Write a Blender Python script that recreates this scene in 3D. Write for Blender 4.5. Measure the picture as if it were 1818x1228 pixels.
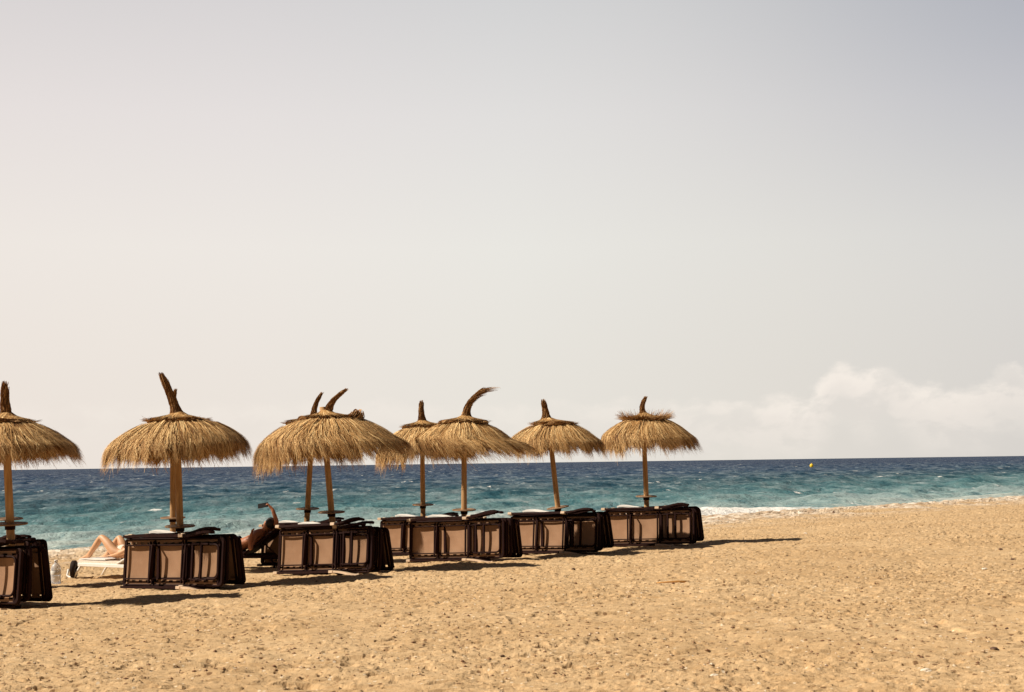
import bpy, bmesh, math, random
import numpy as np
from mathutils import Vector, Matrix, noise as mnoise

for _o in list(bpy.data.objects): bpy.data.objects.remove(_o)
SC = bpy.context.scene
COL = SC.collection
R = math.radians

# ------------------------------------------------------------------ camera
CAM_H = 1.6
FPX = 2525.0                      # focal length in photograph pixels (50 mm on 36 mm film)
HOR_MID = 820.5                   # horizon row at the middle column
ROLL = math.atan(25.0 / 1818.0)
PITCH = math.atan((HOR_MID - 614.0) / FPX)
cam_d = bpy.data.cameras.new('camera'); cam = bpy.data.objects.new('camera', cam_d); COL.objects.link(cam)
cam_d.sensor_width = 36.0; cam_d.lens = 50.0; cam_d.clip_start = 0.1; cam_d.clip_end = 90000.0
CAM_M = (Matrix.Rotation(R(90) + PITCH, 4, 'X') @ Matrix.Rotation(-ROLL, 4, 'Z'))
cam.matrix_world = Matrix.Translation((0, 0, CAM_H)) @ CAM_M
SC.camera = cam

def ray(px, py):
    d = CAM_M.to_3x3() @ Vector(((px - 909.0) / FPX, -(py - 614.0) / FPX, -1.0))
    return d / d.y
def at(px, py, D):                # measuring aid: point at depth D seen at photo pixel
    return Vector((0, 0, CAM_H)) + ray(px, py) * D

# ------------------------------------------------------------------ light
SUN_L = Vector((1.98, 0.36, -1.88)).normalized()          # direction the light travels
SUN_EL = math.asin(-SUN_L.z)
to_sun = -SUN_L
SUN_AZ = math.atan2(to_sun.x, to_sun.y)                  # compass angle from +Y towards +X
sd = bpy.data.lights.new('sun', 'SUN'); sun = bpy.data.objects.new('sun', sd); COL.objects.link(sun)
sd.energy = 5.0; sd.angle = R(0.5); sd.color = (1.0, 0.90, 0.76)
sun.rotation_euler = SUN_L.to_track_quat('-Z', 'Y').to_euler()

SC.view_settings.view_transform = 'Standard'; SC.view_settings.look = 'None'
SC.view_settings.exposure = 0.38; SC.view_settings.gamma = 1.0

class NT:
    def __init__(s, tree): s.t = tree; s.n = tree.nodes; s.l = tree.links
    def node(s, typ, **kw):
        n = s.n.new(typ)
        for k, v in kw.items():
            if k == 'ins':
                for kk, vv in v.items():
                    if isinstance(vv, bpy.types.NodeSocket): s.l.new(vv, n.inputs[kk])
                    else: n.inputs[kk].default_value = vv
            else: setattr(n, k, v)
        return n
    def math(s, op, a, b=0.0, c=0.0, clamp=False):
        n = s.n.new('ShaderNodeMath'); n.operation = op; n.use_clamp = clamp
        for i, v in enumerate((a, b, c)):
            if isinstance(v, bpy.types.NodeSocket): s.l.new(v, n.inputs[i])
            else: n.inputs[i].default_value = v
        return n.outputs[0]
    def mix(s, f, a, b, mode='MIX'):
        n = s.n.new('ShaderNodeMix'); n.data_type = 'RGBA'; n.blend_type = mode
        for i, v in ((0, f), (6, a), (7, b)):
            if isinstance(v, bpy.types.NodeSocket): s.l.new(v, n.inputs[i])
            elif i == 0: n.inputs[0].default_value = v
            else: n.inputs[i].default_value = (*v, 1) if len(v) == 3 else v
        return n.outputs[2]
    def ramp(s, f, stops, interp='LINEAR'):
        n = s.n.new('ShaderNodeValToRGB'); n.color_ramp.interpolation = interp
        e = n.color_ramp.elements
        while len(e) < len(stops): e.new(0.5)
        for i, (p, c) in enumerate(stops):
            e[i].position = p; e[i].color = (*c, 1) if len(c) == 3 else c
        s.l.new(f, n.inputs[0]); return n.outputs[0]
    def sstep(s, v, lo, hi):
        n = s.n.new('ShaderNodeMapRange'); n.interpolation_type = 'SMOOTHSTEP'
        s.l.new(v, n.inputs[0]); n.inputs[1].default_value = lo; n.inputs[2].default_value = hi
        return n.outputs[0]
    def noise(s, vec, scale, detail=3, rough=0.55, dist=0.0):
        n = s.n.new('ShaderNodeTexNoise'); n.inputs['Scale'].default_value = scale
        n.inputs['Detail'].default_value = detail; n.inputs['Roughness'].default_value = rough
        n.inputs['Distortion'].default_value = dist
        if vec is not None: s.l.new(vec, n.inputs['Vector'])
        return n.outputs[0]

def build_world():
    w = bpy.data.worlds.new('World'); SC.world = w; w.use_nodes = True
    t = NT(w.node_tree); t.n.clear()
    out = t.n.new('ShaderNodeOutputWorld'); bg = t.n.new('ShaderNodeBackground')
    t.l.new(bg.outputs[0], out.inputs[0]); bg.inputs[1].default_value = 0.1
    sky = t.n.new('ShaderNodeTexSky'); sky.sky_type = 'NISHITA'; sky.sun_disc = False
    sky.sun_elevation = SUN_EL; sky.sun_rotation = SUN_AZ
    sky.altitude = 0; sky.air_density = 1.0; sky.dust_density = 1.2; sky.ozone_density = 1.0
    tc = t.n.new('ShaderNodeTexCoord'); sep = t.n.new('ShaderNodeSeparateXYZ')
    t.l.new(tc.outputs['Generated'], sep.inputs[0])
    x, y, z = sep.outputs
    el = t.math('ARCSINE', z); az = t.math('ARCTAN2', x, y)
    # faded, milky summer sky: pull the Nishita colours towards their own luminance, warm them
    hs = t.n.new('ShaderNodeHueSaturation'); hs.inputs['Saturation'].default_value = SKY_SAT
    t.l.new(sky.outputs[0], hs.inputs['Color'])
    col = t.mix(1.0, hs.outputs[0], SKY_TINT, 'MULTIPLY')
    # milky air low over the water, thinning upwards and away from the sun side
    low = t.ramp(t.math('MULTIPLY', t.math('MAXIMUM', el, 0.0), 1/0.6),
                 [(0.0, (0.98,)*3), (0.55, (0.95,)*3), (0.72, (0.35,)*3), (1.0, (0.0,)*3)])
    low = t.math('MULTIPLY', low, t.sstep(t.math('ABSOLUTE', az), 1.15, 0.45))
    side = t.ramp(t.math('MULTIPLY_ADD', az, 1/0.9, 0.5),
                  [(0.0, (6.7, 6.1, 5.7)), (0.3, (6.6, 6.15, 5.8)), (0.5, (6.35, 6.1, 5.75)), (0.72, (5.9, 5.65, 5.35)), (0.9, (5.4, 5.2, 5.05)), (1.0, (4.6, 4.6, 4.8))])
    up_ = t.ramp(t.math('MULTIPLY', t.math('MAXIMUM', el, 0.0), 1/0.6), [(0.0, (0.97, 0.93, 0.89)), (0.10, (0.98, 0.95, 0.92)), (0.25, (1.0, 0.99, 0.98)), (0.40, (0.93, 0.92, 0.95)), (0.55, (0.80, 0.81, 0.86)), (1.0, (0.4, 0.45, 0.55))])
    side = t.mix(1.0, side, up_, 'MULTIPLY')
    corner = t.math('MULTIPLY', t.sstep(az, 0.05, 0.42), t.sstep(el, 0.10, 0.32))
    side = t.mix(corner, side, t.mix(1.0, side, (0.76, 0.79, 0.85), 'MULTIPLY'))
    side = t.mix(1.0, side, (1.015, 1.045, 1.055), 'MULTIPLY')
    col = t.mix(low, col, side)
    # low bank of cumulus above the horizon
    cv = t.node('ShaderNodeCombineXYZ', ins={0: t.math('MULTIPLY', az, 1.0), 1: t.math('MULTIPLY', el, 1.6)}).outputs[0]
    n1 = t.noise(cv, 46.0, 6, 0.60)
    n2 = t.noise(cv, 5.0, 2, 0.5)
    def bump(c, wd, h):
        d = t.math('DIVIDE', t.math('SUBTRACT', az, c), wd)
        return t.math('MULTIPLY', t.math('POWER', 2.718, t.math('MULTIPLY', t.math('MULTIPLY', d, d), -1.0)), h)
    top = t.math('ADD', t.math('ADD', bump(0.226, 0.0135, 0.023), bump(0.256, 0.016, 0.015)),
                 t.math('ADD', bump(0.338, 0.017, 0.017), bump(0.28, 0.04, 0.005)))
    top = t.math('ADD', top, t.math('MULTIPLY_ADD', n2, 0.010, 0.0395))
    top = t.math('ADD', top, t.math('MULTIPLY_ADD', n1, 0.026, -0.013))
    dd = t.math('SUBTRACT', top, el)
    edge = t.sstep(dd, -0.001, 0.0085)
    body = t.math('SUBTRACT', 1.0, t.sstep(dd, 0.010, 0.058))
    lobes = t.sstep(t.noise(cv, 30.0, 5, 0.58, 0.3), 0.40, 0.58)
    strength = t.ramp(t.math('MULTIPLY_ADD', az, 1/0.9, 0.5), [(0.0, (0.25,)*3), (0.5, (0.35,)*3), (0.64, (0.5,)*3), (0.73, (0.95,)*3), (1.0, (0.7,)*3)])
    m = t.math('MULTIPLY', t.math('MULTIPLY', edge, body), t.math('MULTIPLY', strength, t.math('MULTIPLY_ADD', lobes, 0.62, 0.38)))
    col = t.mix(m, col, (7.1, 6.55, 5.95))
    under = t.math('MULTIPLY', t.math('MULTIPLY', t.sstep(dd, 0.006, 0.02), t.math('SUBTRACT', 1.0, t.sstep(dd, 0.02, 0.045))), t.math('MULTIPLY', strength, 0.14))
    col = t.mix(under, col, (4.3, 4.0, 3.9))
    t.l.new(col, bg.inputs[0])
SKY_SAT = 0.6
SKY_TINT = (0.20, 0.18, 0.17)
build_world()

# ------------------------------------------------------------------ numpy noise
def _hash(ix, iy, seed):
    h = (ix.astype(np.int64) * 374761393 + iy.astype(np.int64) * 668265263 + seed * 974634777) & 0xFFFFFFFF
    h = ((h ^ (h >> 13)) * 1274126177) & 0xFFFFFFFF
    return ((h ^ (h >> 16)) & 0xFFFFFF) / float(0xFFFFFF)
def vnoise(x, y, seed=0):
    ix = np.floor(x); iy = np.floor(y); fx = x - ix; fy = y - iy
    fx = fx*fx*(3-2*fx); fy = fy*fy*(3-2*fy)
    a = _hash(ix, iy, seed); b = _hash(ix+1, iy, seed); c = _hash(ix, iy+1, seed); d = _hash(ix+1, iy+1, seed)
    return (a*(1-fx)+b*fx)*(1-fy) + (c*(1-fx)+d*fx)*fy
def fbm(x, y, seed=0, oct=3, g=0.5):
    s = 0; a = 1; t = 0
    for i in range(oct):
        s = s + a * vnoise(x * 2**i + 17.3*i, y * 2**i - 9.1*i, seed+i); t += a; a *= g
    return s / t
def sstep(v, a, b):
    t = np.clip((v-a)/(b-a), 0, 1); return t*t*(3-2*t)

# ------------------------------------------------------------------ beach shape
SDIR = Vector((-0.78, 0.63)).normalized()       # seaward
CREST = [(-60.0, -25.0), (-30.0, 10.0), (-10.2, 31.8), (6.0, 45.8), (23.0, 64.0), (60.0, 100.0), (160.0, 180.0)]
cxs = np.array([c[0] for c in CREST]); cys = np.array([c[1] for c in CREST])
def past_crest(X, Y):             # signed distance beyond the beach crest (seaward positive), approx.
    return (Y - np.interp(X, cxs, cys)) * 0.70
SEA_Z = -0.62
def ground_base(X, Y):
    X = np.asarray(X, float); Y = np.asarray(Y, float)
    u = SDIR.x*X + SDIR.y*Y
    z = -0.036 * (u - 14.2)
    z = np.where(u < 9.5, 0.169 + 0.004*(9.5-u), z)
    z = -0.26 + np.where(z + 0.26 > 0.06, z + 0.26, 0.06*np.exp((np.minimum(z + 0.26, 0.06) - 0.06)/0.06))
    q = past_crest(X, Y)
    z = z + 0.05*np.exp(-((q+0.3)/1.2)**2)                        # little shingle ridge
    drop = np.where(q > 0, 0.13*np.sqrt(q*q + 0.3) - 0.13*math.sqrt(0.3), 0)
    return np.maximum(z - drop, -4.0)
def gz(x, y): return float(ground_base(x, y))
def sand_relief(X, Y):
    n = fbm(X*0.8, Y*0.8, 3, 3)*0.05                               # broad hollows
    f = fbm(X*2.4, Y*3.6, 11, 3)
    n = n + (f-0.5)*0.065                                           # trodden sand
    p = vnoise(X*5.0, Y*8.0, 31); n = n - sstep(p, 0.74, 0.95)*0.028
    p = vnoise(X*9, Y*15, 41); n = n - sstep(p, 0.76, 0.93)*0.016
    p = vnoise(X*19, Y*30, 51); amp = 0.35 + 0.6*sstep(fbm(X*0.6, Y*0.6, 91, 3), 0.3, 0.7)
    n = n + ((p-0.5)*0.011 + sstep(p, 0.68, 0.82)*0.006 - sstep(p, 0.26, 0.12)*0.010)*amp
    p = vnoise(X*4.2, Y*13, 71); n = n - sstep(p, 0.66, 0.90)*0.030*sstep(fbm(X*0.45, Y*0.7, 73, 2), 0.35, 0.6)
    p = vnoise(X*9, Y*11, 75); n = n + sstep(p, 0.80, 0.96)*0.012
    n = n + (vnoise(X*42, Y*60, 61)-0.5)*0.006*amp
    return n - 0.020

# ------------------------------------------------------------------ mesh helpers
def link(name, me, mat=None, parent=None):
    o = bpy.data.objects.new(name, me); COL.objects.link(o)
    if mat is not None and me is not None: me.materials.append(mat)
    if parent is not None: o.parent = parent
    return o
def np_mesh(name, V, F, smooth=True, attrs=None):
    V = np.asarray(V, np.float32); F = np.asarray(F, np.int32)
    me = bpy.data.meshes.new(name); k = F.shape[1]
    me.vertices.add(len(V)); me.vertices.foreach_set('co', V.ravel())
    me.loops.add(F.size); me.loops.foreach_set('vertex_index', F.ravel())
    me.polygons.add(len(F)); me.polygons.foreach_set('loop_start', np.arange(0, F.size, k, dtype=np.int32))
    me.polygons.foreach_set('loop_total', np.full(len(F), k, np.int32))
    me.polygons.foreach_set('use_smooth', np.full(len(F), smooth))
    me.update(calc_edges=True)
    for nm, a in (attrs or {}).items():
        at_ = me.attributes.new(nm, 'FLOAT', 'POINT'); at_.data.foreach_set('value', np.asarray(a, np.float32))
    return me
def tag(o, label=None, cat=None, group=None, kind=None):
    if label: o['label'] = label
    if cat: o['category'] = cat
    if group: o['group'] = group
    if kind: o['kind'] = kind
    return o
def empty(name, loc, rz=0.0):
    o = bpy.data.objects.new(name, None); COL.objects.link(o)
    o.empty_display_size = 0.2; o.location = loc; o.rotation_euler = (0, 0, rz); return o

class MB:
    def __init__(s): s.v = []; s.f = []; s.sm = []
    def tube(s, pts, r, n=8, caps=True, flat=1.0):
        pts = [Vector(p) for p in pts]; m = len(pts)
        rs = r if isinstance(r, (list, tuple)) else [r]*m
        b0 = len(s.v); ref = None
        for i, p in enumerate(pts):
            d = (pts[min(i+1, m-1)] - pts[max(i-1, 0)]).normalized()
            if ref is None:
                ref = Vector((0, 0, 1)) if abs(d.z) < 0.8 else Vector((0, 1, 0))
            a = (ref - d*ref.dot(d)).normalized(); b = d.cross(a); ref = a
            for k in range(n):
                t = 2*math.pi*k/n
                s.v.append(p + a*(math.cos(t)*rs[i]) + b*(math.sin(t)*rs[i]*flat))
        for i in range(m-1):
            for k in range(n):
                q = (k+1) % n
                s.f.append((b0+i*n+k, b0+i*n+q, b0+(i+1)*n+q, b0+(i+1)*n+k)); s.sm.append(True)
        if caps:
            s.f.append(tuple(b0+k for k in reversed(range(n)))); s.sm.append(False)
            s.f.append(tuple(b0+(m-1)*n+k for k in range(n))); s.sm.append(False)
        return s
    def box(s, x0, x1, y0, y1, z0, z1, bev=0.004):
        bm = bmesh.new(); bmesh.ops.create_cube(bm, size=1)
        for v in bm.verts:
            v.co = Vector(((x0+x1)/2+(x1-x0)*v.co.x, (y0+y1)/2+(y1-y0)*v.co.y, (z0+z1)/2+(z1-z0)*v.co.z))
        if bev: bmesh.ops.bevel(bm, geom=bm.edges[:], offset=bev, segments=1, affect='EDGES')
        bm.verts.index_update(); b = len(s.v); s.v += [v.co.copy() for v in bm.verts]
        for f in bm.faces: s.f.append(tuple(b+v.index for v in f.verts)); s.sm.append(False)
        bm.free(); return s
    def lathe(s, prof, n=28, c=(0, 0, 0)):
        b = len(s.v); c = Vector(c)
        for r, z in prof:
            for k in range(n):
                t = 2*math.pi*k/n; s.v.append(c + Vector((r*math.cos(t), r*math.sin(t), z)))
        for i in range(len(prof)-1):
            for k in range(n):
                q = (k+1) % n; s.f.append((b+i*n+k, b+i*n+q, b+(i+1)*n+q, b+(i+1)*n+k)); s.sm.append(True)
        return s
    def strip(s, path, wv, th=0.02):      # plate: list of centre points, half width vector, thickness (vertical)
        b = len(s.v); path = [Vector(p) for p in path]; n = len(path)
        for i, p in enumerate(path):
            w = wv(i/(n-1)) if callable(wv) else Vector(wv)
            d = (path[min(i+1, n-1)]-path[max(i-1, 0)]).normalized(); nn = d.cross(w).normalized()*th/2
            s.v += [p-w-nn, p+w-nn, p+w+nn, p-w+nn]
        for i in range(n-1):
            for k in range(4):
                q = (k+1) % 4; s.f.append((b+i*4+k, b+i*4+q, b+i*4+4+q, b+i*4+4+k)); s.sm.append(False)
        s.f.append((b+3, b+2, b+1, b)); s.sm.append(False)
        e = b+(n-1)*4; s.f.append((e, e+1, e+2, e+3)); s.sm.append(False)
        return s
    def mesh(s, name):
        me = bpy.data.meshes.new(name); me.from_pydata([tuple(v) for v in s.v], [], s.f)
        me.polygons.foreach_set('use_smooth', s.sm)
        bm = bmesh.new(); bm.from_mesh(me); bmesh.ops.recalc_face_normals(bm, faces=bm.faces[:]); bm.to_mesh(me); bm.free()
        me.update(); return me
    def build(s, name, mat, parent=None): return link(name, s.mesh(name), mat, parent)

# ------------------------------------------------------------------ materials
def new_mat(name):
    m = bpy.data.materials.new(name); m.use_nodes = True
    t = NT(m.node_tree); p = t.n['Principled BSDF']; return m, t, p
def objcoord(t): return t.n.new('ShaderNodeTexCoord').outputs['Object']
def simple(name, c1, c2, scale=12, rough=0.6, bump=0.2, spec=0.4, bscale=None, stretch=None):
    m, t, p = new_mat(name); oc = objcoord(t)
    if stretch:
        mp = t.n.new('ShaderNodeMapping'); mp.inputs['Scale'].default_value = stretch; t.l.new(oc, mp.inputs[0]); oc = mp.outputs[0]
    n = t.noise(oc, scale, 4, 0.6)
    t.l.new(t.mix(t.sstep(n, 0.3, 0.7), c1, c2), p.inputs['Base Color'])
    p.inputs['Roughness'].default_value = rough; p.inputs['Specular IOR Level'].default_value = spec
    if bump:
        b = t.n.new('ShaderNodeBump'); b.inputs['Strength'].default_value = bump; b.inputs['Distance'].default_value = 0.01
        t.l.new(t.noise(oc, bscale or scale*4, 3), b.inputs['Height']); t.l.new(b.outputs[0], p.inputs['Normal'])
    return m

def mat_sand():
    m, t, p = new_mat('sand')
    pos = t.n.new('ShaderNodeNewGeometry').outputs['Position']
    fl = t.node('ShaderNodeVectorMath', operation='MULTIPLY', ins={0: pos, 1: (1, 1, 0.0)}).outputs[0]
    a = t.noise(fl, 0.35, 3); b = t.noise(fl, 5.0, 5, 0.65); c = t.noise(fl, 45.0, 3, 0.7)
    col = t.mix(t.sstep(a, 0.3, 0.7), (0.50, 0.337, 0.180), (0.57, 0.402, 0.228))
    col = t.mix(t.math('MULTIPLY', t.sstep(b, 0.45, 0.72), 0.45), col, (0.40, 0.235, 0.10))
    col = t.mix(t.math('MULTIPLY', t.sstep(c, 0.56, 0.75), 0.5), col, (0.66, 0.54, 0.36))
    col = t.mix(t.math('MULTIPLY', t.sstep(c, 0.44, 0.28), 0.55), col, (0.27, 0.155, 0.07))
    def grains(scale, dark, lo):
        v = t.n.new('ShaderNodeTexVoronoi'); v.inputs['Scale'].default_value = scale; t.l.new(fl, v.inputs['Vector'])
        sp = t.n.new('ShaderNodeSeparateColor'); t.l.new(v.outputs['Color'], sp.inputs[0])
        near = t.sstep(v.outputs['Distance'], 0.46, 0.30)
        return t.math('MULTIPLY', near, t.sstep(sp.outputs[0], lo, lo+0.02))
    col = t.mix(t.math('MULTIPLY', grains(19.0, 1, 0.90), 0.8), col, (0.15, 0.075, 0.035))
    flat = t.node('ShaderNodeVectorMath', operation='MULTIPLY', ins={0: fl, 1: (9.0, 3.2, 0.0)}).outputs[0]
    dk = t.noise(flat, 1.0, 5, 0.72)
    col = t.mix(t.math('MULTIPLY', t.sstep(dk, 0.595, 0.68), 0.62), col, (0.20, 0.095, 0.038))  # dark flecks: shaded sides of small sand lumps put into the colour
    col = t.mix(t.math('MULTIPLY', grains(31.0, 0, 0.95), 0.6), col, (0.80, 0.70, 0.54))
    # shingle along the crest: paler and greyer pebbles
    at_ = t.n.new('ShaderNodeAttribute'); at_.attribute_name = 'shingle'
    v = t.n.new('ShaderNodeTexVoronoi'); v.inputs['Scale'].default_value = 4.0; t.l.new(fl, v.inputs['Vector'])
    sp = t.n.new('ShaderNodeSeparateColor'); t.l.new(v.outputs['Color'], sp.inputs[0])
    peb = t.ramp(sp.outputs[1], [(0.0, (0.34, 0.24, 0.17)), (0.45, (0.52, 0.42, 0.31)), (0.8, (0.68, 0.59, 0.48)), (1.0, (0.82, 0.75, 0.66))])
    col = t.mix(t.math('MULTIPLY', at_.outputs['Fac'], 0.8), col, peb)
    t.l.new(col, p.inputs['Base Color']); p.inputs['Roughness'].default_value = 0.95
    p.inputs['Specular IOR Level'].default_value = 0.1
    bp = t.n.new('ShaderNodeBump'); bp.inputs['Strength'].default_value = 0.8; bp.inputs['Distance'].default_value = 0.02
    hh = t.math('ADD', t.math('MULTIPLY', b, 0.8), t.math('MULTIPLY', t.noise(fl, 70, 3, 0.7), 0.5))
    t.l.new(hh, bp.inputs['Height']); t.l.new(bp.outputs[0], p.inputs['Normal'])
    return m

def mat_sea():
    m, t, p = new_mat('sea_water')
    pos = t.n.new('ShaderNodeNewGeometry').outputs['Position']
    def attr(n):
        a = t.n.new('ShaderNodeAttribute'); a.attribute_name = n; return a.outputs['Fac']
    off = attr('offshore'); foam = attr('foam'); high = attr('height')
    big = t.node('ShaderNodeVectorMath', operation='MULTIPLY', ins={0: pos, 1: (0.02, 0.011, 0.0)}).outputs[0]
    patch = t.noise(big, 1.0, 4, 0.6)
    u = t.math('ADD', off, t.math('MULTIPLY_ADD', patch, 0.34, -0.17))
    col = t.ramp(u, [(0.0, (0.40, 0.45, 0.41)), (0.10, (0.27, 0.36, 0.35)), (0.28, (0.095, 0.195, 0.205)),
                     (0.50, (0.030, 0.080, 0.105)), (0.72, (0.030, 0.060, 0.108)), (1.0, (0.026, 0.043, 0.088))])
    mid = t.node('ShaderNodeVectorMath', operation='MULTIPLY', ins={0: pos, 1: (0.16, 0.055, 0.0)}).outputs[0]
    g = t.noise(mid, 1.0, 8, 0.78, 0.4)  # dark and grey patches: sky reflections on wave facets put into the colour
    col = t.mix(t.sstep(g, 0.52, 0.36), col, t.mix(1.0, col, (0.40, 0.58, 0.66), 'MULTIPLY'))
    col = t.mix(t.math('MULTIPLY', t.sstep(g, 0.50, 0.64), t.math('MULTIPLY_ADD', off, -0.22, 0.36)), col, (0.40, 0.45, 0.44))
    chop = t.node('ShaderNodeVectorMath', operation='MULTIPLY', ins={0: pos, 1: (0.42, 0.11, 0.0)}).outputs[0]
    g2 = t.noise(chop, 1.0, 7, 0.8, 0.3)  # finer ripples, their bright and dark facets also put into the colour
    col = t.mix(t.math('MULTIPLY', t.sstep(g2, 0.49, 0.38), 0.75), col, t.mix(1.0, col, (0.34, 0.50, 0.58), 'MULTIPLY'))
    col = t.mix(t.math('MULTIPLY', t.sstep(g2, 0.52, 0.64), 0.42), col, (0.34, 0.41, 0.43))
    # whitecaps and shore foam
    fleck = t.node('ShaderNodeVectorMath', operation='MULTIPLY', ins={0: pos, 1: (0.34, 0.10, 0.0)}).outputs[0]
    fl = t.math('MULTIPLY', t.sstep(t.noise(fleck, 1.0, 6, 0.66, 0.3), 0.635, 0.675), t.sstep(t.noise(pos, 1.3, 3), 0.4, 0.55))
    lace = t.math('MULTIPLY_ADD', t.noise(pos, 1.6, 4, 0.65), 0.9, -0.45)
    fo = t.sstep(t.math('ADD', foam, lace), 0.40, 0.70)
    wh = t.math('MAXIMUM', t.math('MULTIPLY', fl, 0.95), fo)
    df = t.n.new('ShaderNodeBsdfDiffuse'); t.l.new(t.mix(wh, col, (0.78, 0.76, 0.72)), df.inputs[0])
    gl = t.n.new('ShaderNodeBsdfGlossy'); gl.inputs['Roughness'].default_value = 0.28; gl.inputs[0].default_value = (1, 1, 1, 1)
    gf = t.sstep(g, 0.36, 0.66); fac = t.math('MULTIPLY', t.math('MULTIPLY_ADD', gf, 0.17, 0.02), t.math('MULTIPLY_ADD', off, -0.45, 1.0))
    ms = t.n.new('ShaderNodeMixShader'); t.l.new(t.math('MULTIPLY', fac, t.math('SUBTRACT', 1.0, wh)), ms.inputs[0]); t.l.new(df.outputs[0], ms.inputs[1]); t.l.new(gl.outputs[0], ms.inputs[2])
    t.l.new(ms.outputs[0], t.n['Material Output'].inputs[0])
    b1 = t.node('ShaderNodeVectorMath', operation='MULTIPLY', ins={0: pos, 1: (0.9, 0.9, 0.0)}).outputs[0]
    bp = t.n.new('ShaderNodeBump'); bp.inputs['Strength'].default_value = 0.85; bp.inputs['Distance'].default_value = 0.45
    t.l.new(t.noise(b1, 1.0, 5, 0.62, 0.4), bp.inputs['Height']); t.l.new(bp.outputs[0], df.inputs['Normal']); t.l.new(bp.outputs[0], gl.inputs['Normal'])
    t.n.remove(p)
    return m

def mat_straw(name, dark, mid, light, rough=0.75):
    m, t, p = new_mat(name)
    a = t.n.new('ShaderNodeAttribute'); a.attribute_name = 'tone'
    t.l.new(t.ramp(a.outputs['Fac'], [(0.0, dark), (0.5, mid), (1.0, light)]), p.inputs['Base Color'])
    p.inputs['Roughness'].default_value = rough; p.inputs['Specular IOR Level'].default_value = 0.25
    return m

M = {}
M['sand'] = mat_sand(); M['sea'] = mat_sea()
M['straw'] = mat_straw('straw', (0.10, 0.034, 0.009), (0.45, 0.245, 0.085), (0.93, 0.67, 0.33))
M['old_straw'] = mat_straw('weathered_straw', (0.10, 0.038, 0.014), (0.32, 0.165, 0.060), (0.60, 0.37, 0.16))
M['under'] = simple('thatch_backing', (0.10, 0.055, 0.02), (0.20, 0.115, 0.045), 14, 0.95, 0.6, 0.1)  # straw as it looks in shade, darkness put into the colour
M['pole'] = simple('pine_pole', (0.34, 0.185, 0.075), (0.50, 0.30, 0.135), 9, 0.7, 0.3, 0.3, stretch=(3, 3, 0.35))
M['tray'] = simple('tray_wood', (0.20, 0.11, 0.055), (0.30, 0.18, 0.095), 18, 0.6, 0.2)
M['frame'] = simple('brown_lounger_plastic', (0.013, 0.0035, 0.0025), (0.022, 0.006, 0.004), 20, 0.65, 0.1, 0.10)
M['block'] = simple('pale_joint_plastic', (0.50, 0.36, 0.24), (0.60, 0.45, 0.31), 30, 0.6, 0.1)
M['white'] = simple('white_plastic', (0.74, 0.70, 0.64), (0.80, 0.77, 0.72), 14, 0.45, 0.1)
M['tyre'] = simple('dark_rubber', (0.018, 0.010, 0.008), (0.03, 0.018, 0.014), 20, 0.8, 0.2, 0.2)
M['skin_fair'] = simple('fair_skin', (0.58, 0.32, 0.17), (0.64, 0.37, 0.21), 9, 0.5, 0.1)
M['skin_tan'] = simple('tanned_skin', (0.40, 0.15, 0.07), (0.48, 0.19, 0.09), 9, 0.5, 0.1)
M['hair'] = simple('dark_hair', (0.015, 0.008, 0.006), (0.03, 0.017, 0.012), 60, 0.6, 0.4)
M['cloth_dark'] = simple('dark_swim_cloth', (0.02, 0.02, 0.03), (0.03, 0.03, 0.045), 30, 0.85, 0.2)
M['towel'] = simple('pale_towel', (0.68, 0.58, 0.48), (0.76, 0.68, 0.58), 40, 0.95, 0.5)
M['phone'] = simple('black_phone', (0.008, 0.007, 0.007), (0.012, 0.01, 0.01), 20, 0.25, 0.0, 0.5)
M['yellow'] = simple('buoy_yellow', (0.80, 0.50, 0.02), (0.85, 0.58, 0.04), 4, 0.4, 0.0)
M['stone_pale'] = simple('pale_stone', (0.60, 0.50, 0.38), (0.74, 0.66, 0.54), 30, 0.9, 0.5)
M['stone_dark'] = simple('dark_stone', (0.09, 0.05, 0.03), (0.16, 0.09, 0.055), 30, 0.9, 0.5)
M['stick'] = simple('orange_stick', (0.42, 0.20, 0.05), (0.55, 0.28, 0.08), 30, 0.8, 0.3)

def mat_sling():
    m, t, p = new_mat('beige_mesh_sling'); oc = objcoord(t)
    n = t.noise(oc, 3.5, 3, 0.6)
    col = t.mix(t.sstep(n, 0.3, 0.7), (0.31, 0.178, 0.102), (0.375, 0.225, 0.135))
    rnd = t.n.new('ShaderNodeObjectInfo').outputs['Random']
    col = t.mix(rnd, t.mix(1.0, col, (0.84, 0.82, 0.80), 'MULTIPLY'), t.mix(1.0, col, (1.08, 1.08, 1.1), 'MULTIPLY'))
    w = t.noise(oc, 220.0, 1)
    col = t.mix(t.math('MULTIPLY', t.sstep(w, 0.55, 0.35), 0.4), col, (0.20, 0.115, 0.07))
    t.l.new(col, p.inputs['Base Color']); p.inputs['Roughness'].default_value = 0.85; p.inputs['Specular IOR Level'].default_value = 0.15
    return m
M['sling'] = mat_sling()
def mat_clear():
    m, t, p = new_mat('cloudy_plastic')
    p.inputs['Base Color'].default_value = (0.80, 0.80, 0.82, 1); p.inputs['Roughness'].default_value = 0.25
    p.inputs['Transmission Weight'].default_value = 0.6; p.inputs['IOR'].default_value = 1.2
    return m
M['clear'] = mat_clear()

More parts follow.
